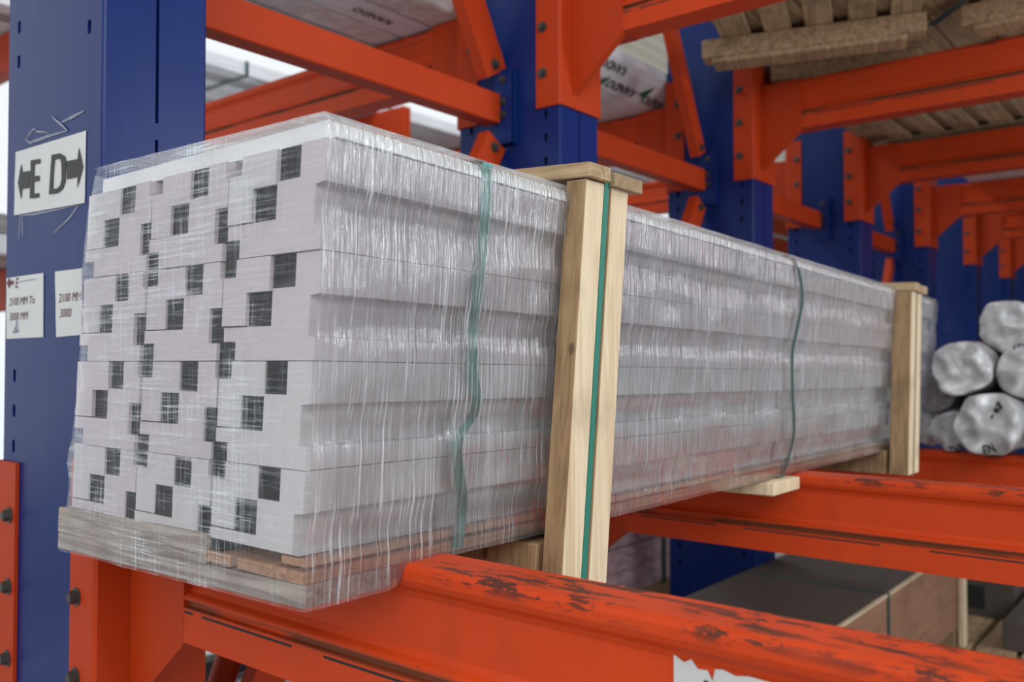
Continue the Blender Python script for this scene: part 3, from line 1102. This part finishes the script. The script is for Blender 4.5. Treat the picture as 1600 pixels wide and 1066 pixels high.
roll(.450, RT + .535, .105, 4.05, 5.6, 14.0, 'topmost white roll cut by the right edge')
roll(1.02, RT + .078, .072, 4.10, 5.6, 15.0, 'small white roll hidden behind the bundle end, lowest beside the column')

# ------------------------------------------------------------------ plywood crate and things on the lowest level
CR = thing('plywood_crate', 'long brown plywood crate with dark lid and pale edge under the second arm', 'crate', (2.2, 1.09, -1.317))
CL, CWD, CH = 2.67, 0.605, 0.392
MB().box(0, CL, 0, 0.012, 0, CH - 0.012, 0, .001).build('side_panel', M['crate'], CR)
MB().box(0, CL, CWD - .012, CWD, 0, CH - 0.012, 0, .001).build('side_panel', M['crate'], CR)
MB().box(0, 0.012, .0125, CWD - .0125, 0, CH - 0.012, 0, .001).build('end_panel', M['crate'], CR)
MB().box(CL - .012, CL, .0125, CWD - .0125, 0, CH - 0.012, 0, .001).build('end_panel', M['crate'], CR)
MB().box(-.004, CL + .004, 0.010, CWD + .004, CH - 0.0115, CH, 0, .001).build('lid', M['crate_lid'], CR)
MB().box(-.004, CL + .004, -0.004, 0.0095, CH - 0.0118, CH + .0005, 0, .001).build('lid_edge', M['crate_edge'], CR)
MB().box(0.0125, CL - .0125, .0125, CWD - .0125, 0.001, 0.012, 0, 0).build('bottom_panel', M['crate'], CR)
for x in (.2, 1.7, CL - .02):
    MB().box(x, x + .07, 0.01, CWD, -.1025, -.001, 0, .002).build('bearer', M['batten_old'], CR)
MB().box(CL + .005, CL + .075, -.03, -.005, -.10, CH - .01, 0, .002).build('corner_batten', M['batten'], CR)
MB().box(CL + .005, CL + .075, -.0048, .06, -.02, CH - .01, 0, .002).build('corner_batten', M['batten_old'], CR)
mb = MB()
xs_ = 1.52
mb.box(xs_, xs_ + .022, -.0065, -.0045, 0, CH)
mb.box(xs_, xs_ + .022, -.0065, CWD, CH + .0008, CH + .002)
mb.build('strap', M['strap_dark'], CR)

t = thing('dark_carton', 'dark brown carton behind the crate corner at lower right', 'box', (5.55, .95, -1.42))
MB().box(0, .5, 0, .45, 0, .30, 0, .004).build('carton_body', M['crate_lid'], t)
MB().box(.0, .5, .205, .245, .3005, .302).build('tape_strip', M['strap_dark'], t)
MB().box(-.002, -.0005, .15, .30, .04, .17).build('hand_hole', M['dark'], t)
t = thing('flat_carton', 'flat grey brown carton right of the crate, under the second arm', 'box', (4.98, .42, -1.42))
MB().box(0, .9, 0, .49, 0, .14, 0, .004).build('carton_body', M['crate_lid'], t)
MB().box(0, .9, .225, .265, .1405, .142).build('tape_strip', M['strap_dark'], t)
o = MB().box(0, 1.2, 0, .5, 0, .55, 0, .03).build('wrapped_block', M['wrap_white'])
o.location = (5.95, .30, -1.42)
tag(o, 'pale plastic wrapped block at the lower right edge beyond the cartons', 'package')
DK = thing('low_shelf', 'low timber deck carrying cartons and wrapped block beyond the crate', 'shelf', (4.93, .25, FLOOR))
for k in range(6):
    MB().box(0, 2.4, k * .2, k * .2 + .17, -FLOOR - 1.4455, -FLOOR - 1.4215, 0, .002).build('deck_board', M['pallet'], DK)
for k in range(3):
    MB().box(.05 + k * 1.1, .15 + k * 1.1, 0, 1.17, 0, -FLOOR - 1.446, 0, .003).build('deck_leg', M['batten_old'], DK)

# ------------------------------------------------------------------ pallets on the upper arms
def pallet(name, label, loc, rz, nsl, sl, sw, gap, bearers, blen, bh=.10, bw=.11, board=True, s0=0.0, short=None):
    """slats along local x, bearers along local y hanging below them (z = 0 at bearer bottom)"""
    t = thing(name, label, 'pallet', loc, (0, 0, rz), 'wooden pallets on the upper arms')
    for k in range(nsl):
        y = k * (sw + gap)
        w = sw * random.uniform(.85, 1.05)
        s1_ = short if (short and k == nsl - 1) else sl
        MB().box(s0 + random.uniform(-.03, 0), s1_ + random.uniform(0, .03), y, y + w, bh + .0008, bh + .024, 0, .002).build('slat', M['pallet'], t)
    for kb, x in enumerate(bearers):
        if short and kb:
            blen = .62
        MB().box(x, x + bw, -.02, blen, .022, bh, 0, .004).build('bearer', M['pallet'], t)
        if board:
            MB().box(x + .01, x + bw + .03, .05, blen - .04, 0, .0215, 0, .002).build('bottom_board', M['pallet'], t)
    return t


pallet('wooden_pallet', 'nearest weathered pallet seen from below at the top right, its bearer hanging free', (3.60, .90, UP + .006), R(17), 5, 0.95, .122, .042, (.12, .56), .86, s0=-.42, short=.22)
pallet('plank_pallet', 'plank pallet at the top right corner with dark strap across its boards', (3.755, -.35, UP + .004), 0, 7, 0.75, .13, .03, (0.0, .60), 1.15)
pallet('wooden_pallet', 'pallet with wide gaps between slats resting on the upper arms at right', (4.62, .38, UP + .002), 0, 7, 1.0, .125, .05, (.82,), 1.2, .03, .10, False)
bs = thing('board_stack', 'stack of dull brown boards on the pallets at the top right', 'boards', (3.05, -.30, UP + .1355))
for k in range(11):
    MB().box(0, 1.45, k * .18, k * .18 + .172, 0, .05, 0, .003).build('board', M['pallet'], bs)
bs = thing('board_stack', 'stack of brown boards on the right hand pallet with wide gaps', 'boards', (4.64, .10, UP + .0580))
for k in range(9):
    MB().box(0, 1.6, k * .18, k * .18 + .172, 0, .05, 0, .003).build('board', M['pallet'], bs)
pl = MB()
pl.box(-.002, .030, -.6, .2, -.004, -.001)
o = pl.build('pallet_strap', M['strap_dark'])
o.location = (3.72, .82, UP + .0995)
o.rotation_euler = (0, 0, R(-50))
tag(o, 'dark green strap stretched under the pallets at the top right', 'strap')
o = MB().box(0, 2.2, 0, 1.25, 0, .35, 0, .02).build('wrapped_load', M['wrap_white'])
o.location = (6.3, .2, UP + .001)
tag(o, 'grey wrapped load glimpsed between two far upper arms at the right edge', 'package')
o = MB().box(0, 1.5, 0, .95, 0, .25, 0, .01).build('wrapped_load', M['wrap_white'])
o.location = (3.06, .1, UP + .187)
tag(o, 'grey wrapped load lying on the board stack above the top edge', 'package')

# ------------------------------------------------------------------ loads on the far side of the columns
PK = thing('printed_package', 'grey wrapped package printed with black lettering and green triangles between two columns', 'package', (0, 0, 0))
prof = [(3.0, 1.2785), (2.36, 1.2785), (2.28, 1.290), (2.22, 1.318), (2.175, 1.357), (2.152, 1.39), (2.150, 1.43), (2.17, 1.44), (3.0, 1.44)]
mb = MB()
n = len(prof)
PXS = [2.62 + k * .117 for k in range(13)]
v = [(x, p[0] + .004 * nz(x * 4, p[1] * 9, 2), p[1]) for x in PXS for p in prof]
f = [list(range(n)), list(range(12 * n, 13 * n))] + [(k * n + i, k * n + (i + 1) % n, (k + 1) * n + (i + 1) % n, (k + 1) * n + i) for k in range(12) for i in range(n)]
mb.add(v, f)
mb.build('wrapped_body', M['print_wrap'], PK)


def on_pack(x, s):
    """point on the package's belly: s is arc length from (2.152,1.39) going back"""
    pts = [(2.150, 1.43), (2.152, 1.39), (2.175, 1.357), (2.22, 1.318), (2.28, 1.290), (2.36, 1.2785), (3.0, 1.2785)]
    s += 0.040
    for a, b in zip(pts, pts[1:]):
        L = math.hypot(b[0] - a[0], b[1] - a[1])
        if s <= L:
            q = s / L
            nx, nzv = -(b[1] - a[1]) / L, (b[0] - a[0]) / L
            return (x, a[0] + (b[0] - a[0]) * q - 0.006 * abs(nx), a[1] + (b[1] - a[1]) * q - 0.006 * nzv)
        s -= L
    return (x, 3.0, 1.27)


for x, s, sz in ((3.52, .022, .056), (3.70, .100, .066), (4.02, .100, .066), (3.20, .022, .056), (2.98, .100, .066), (3.34, .100, .066), (3.52, .205, .05)):
    text_on('printing', 'KANDO', sz, lambda a, b, x=x, s=s: on_pack(x - a, s + b), M['ink'], PK, bold=.0008)
for x, s in ((3.455, .092), (3.80, .050), (3.09, .092)):
    MB().add([on_pack(x - .085, s + .055), on_pack(x - .005, s - .005), on_pack(x - .012, s + .075)], [(0, 1, 2)]).build('green_triangle', M['green_print'], PK, fixn=False)


def bars_bundle(label, x0, x1, y0, z0, nb, w, h, pal, nz_=1, strap=None, group='wrapped bar bundles on far arms'):
    t = thing('bar_bundle', label, 'bundle', (x0, y0, z0), group=group)
    for k in range(nb):
        for q in range(nz_):
            m = pal[(k * 7 + q * 3) % len(pal)]
            g = 0.004
            dy = random.uniform(-.006, .006)
            MB().box(random.uniform(0, .04), x1 - x0 - random.uniform(0, .04), k * w + g, (k + 1) * w - g, q * h + .0005 + random.uniform(0, .006), (q + 1) * h, 0, .006).build('bar', m, t)
    if strap:
        for xs in strap:
            mb = MB()
            mb.box(xs, xs + .03, -.006, nb * w + .006, -.006, -.003)
            mb.box(xs, xs + .03, -.006, -.003, -.006, nz_ * h)
            mb.build('strap', M['strap_dark'], t)
    return t


P1 = [M['strip_pale'], M['wrap_white'], M['strip_pale'], M['strip_grey']]
OB = bars_bundle('wrapped white bundle overhead at the top left above the strut, dark print below', .9, 2.62, 2.20, UP - .0095, 5, .16, .10, [M['wrap_white'], M['strip_pale'], M['wrap_white']])
for x, y, w_ in ((1.0, .10, 'KANDO'), (1.38, .22, 'KANDO')):
    text_on('printing', w_, .05, lambda a, b, x=x, y=y: (x - a, y + b, -.0025), M['ink'], OB, bold=.001)
# far row of racking beyond the next aisle
FZ = 2.20
FX = [2.42 + 1.42 * k for k in range(6)]
for k, x in enumerate(FX):
    for z in (FZ, 0.62):
        if (z < 1 and k > 1) or (z > 1 and k == 1):
            continue
        nm = 'far orange arm beyond the next aisle, %s' % (
            ['at the left edge', 'behind the blue column', 'square tip just above the near bundle corner', 'left of the second column', 'behind the third column', 'lowest behind the first batten'][k] + (', lower level' if z < 1 else ''))
        t = thing('far_rack_arm', nm, 'arm', (x, 5.48, z), group='far orange rack arms')
        MB().box(0, .10, .008, 1.7, -.27, 0, 0, .006).build('beam', M['orange_plain'], t)
        MB().box(-.003, .103, 0, .0078, -.275, .004, 0, .002).build('end_plate', M['orange_plain'], t)
        MB().box(-.012, -.0005, .02, 1.7, -.27, -.20, 0, .003).build('flange', M['orange_plain'], t)
    t = thing('far_rack_column', 'blue column of the far rack row behind far arm %s' % ['at the left edge', 'behind the signed column', 'above the bundle corner', 'left of second column', 'behind third column', 'behind first batten'][k], 'column', (x - .06, 7.19, 0), group='far blue rack columns')
    MB().box(0, .22, 0, .40, FLOOR, 2.24, 0, .006).build('post', M['blue'], t)
    MB().box(-.05, .27, -.05, .45, FLOOR - .0, FLOOR + .015, 0, .002).build('base_plate', M['blue'], t)
bars_bundle('far striped bundle of pale bars with green strap, seen under the strut at the left', 1.2, 4.72, 5.84, FZ + .005, 9, .16, .11, P1, 1, (2.35, 2.75), )
bars_bundle('far pale bundle beyond the strut, between bundle corner and second column', 4.85, 8.0, 5.80, FZ + .005, 9, .16, .11, [M['strip_pale'], M['strip_pale'], M['wrap_white']], 1, (.55,))
bars_bundle('far white bundle behind the third column', 8.15, 11.2, 5.45, FZ + .005, 9, .16, .11, [M['strip_pale'], M['wrap_white']], 1)
bars_bundle('far pale bundle at the left edge beside the signed column', 0.9, 4.6, 5.5, .625, 9, .16, .12, P1, 2)
t = thing('far_rack_arm', 'far orange beam end glimpsed low between the third and fourth columns', 'arm', (13.05, 5.5, 2.42), group='far orange rack arms')
MB().box(0, .9, .008, 1.7, -.95, 0, 0, .006).build('beam', M['orange_plain'], t)
MB().box(.3, .6, 1.70, 2.0, FLOOR - 2.42, -.02, 0, .006).build('upright', M['blue'], t)
MB().box(-.003, .903, 0, .0078, -.96, .004, 0, .002).build('end_plate', M['orange_plain'], t)
MB().box(-.004, .904, -.003, -.0005, -.46, -.41, 0, .001).build('pale_band', M['label_paper'], t)
# low loads behind
bars_bundle('pinkish wrapped bar stack low behind the second arm', 2.15, 5.2, 2.35, -1.15, 8, .13, .12, [M['wrap_pink']], 3, (2.0,), 'low wrapped stacks behind the columns')
bars_bundle('grey bar stack low at the bottom left behind the nearest arm', -.4, 2.05, 2.35, -1.30, 8, .13, .10, [M['strip_pale'], M['strip_grey'], M['wrap_white']], 3, None, 'low wrapped stacks behind the columns')
for lab, x0, x1, z, y in (('left', -.2, 1.9, -1.301, 2.35), ('right', 2.4, 5.0, -1.151, 2.35)):
    t = thing('timber_trestle', 'timber trestle under the %s low wrapped stack behind the columns' % lab, 'trestle', (x0, y, FLOOR))
    for xx in (0, (x1 - x0) * .5, x1 - x0 - .1):
        MB().box(xx, xx + .1, .02, 1.0, 0, z - FLOOR, 0, .003).build('block', M['batten_old'], t)
o = MB().tube([(2.9, 2.52, -.745), (3.5, 2.52, -.745), (4.9, 2.52, -.745)], .04, 12).build('steel_tube', M['pipe_dark'])
tag(o, 'dark round steel tube on the pinkish wrapped stack', 'tube')
o = MB().tube([(0.3, 2.50, -.955), (1.2, 2.50, -.955), (2.2, 2.50, -.955)], .04, 12).build('steel_tube', M['pipe_dark'])
tag(o, 'dark round steel tube on the grey bar stack at bottom left', 'tube')
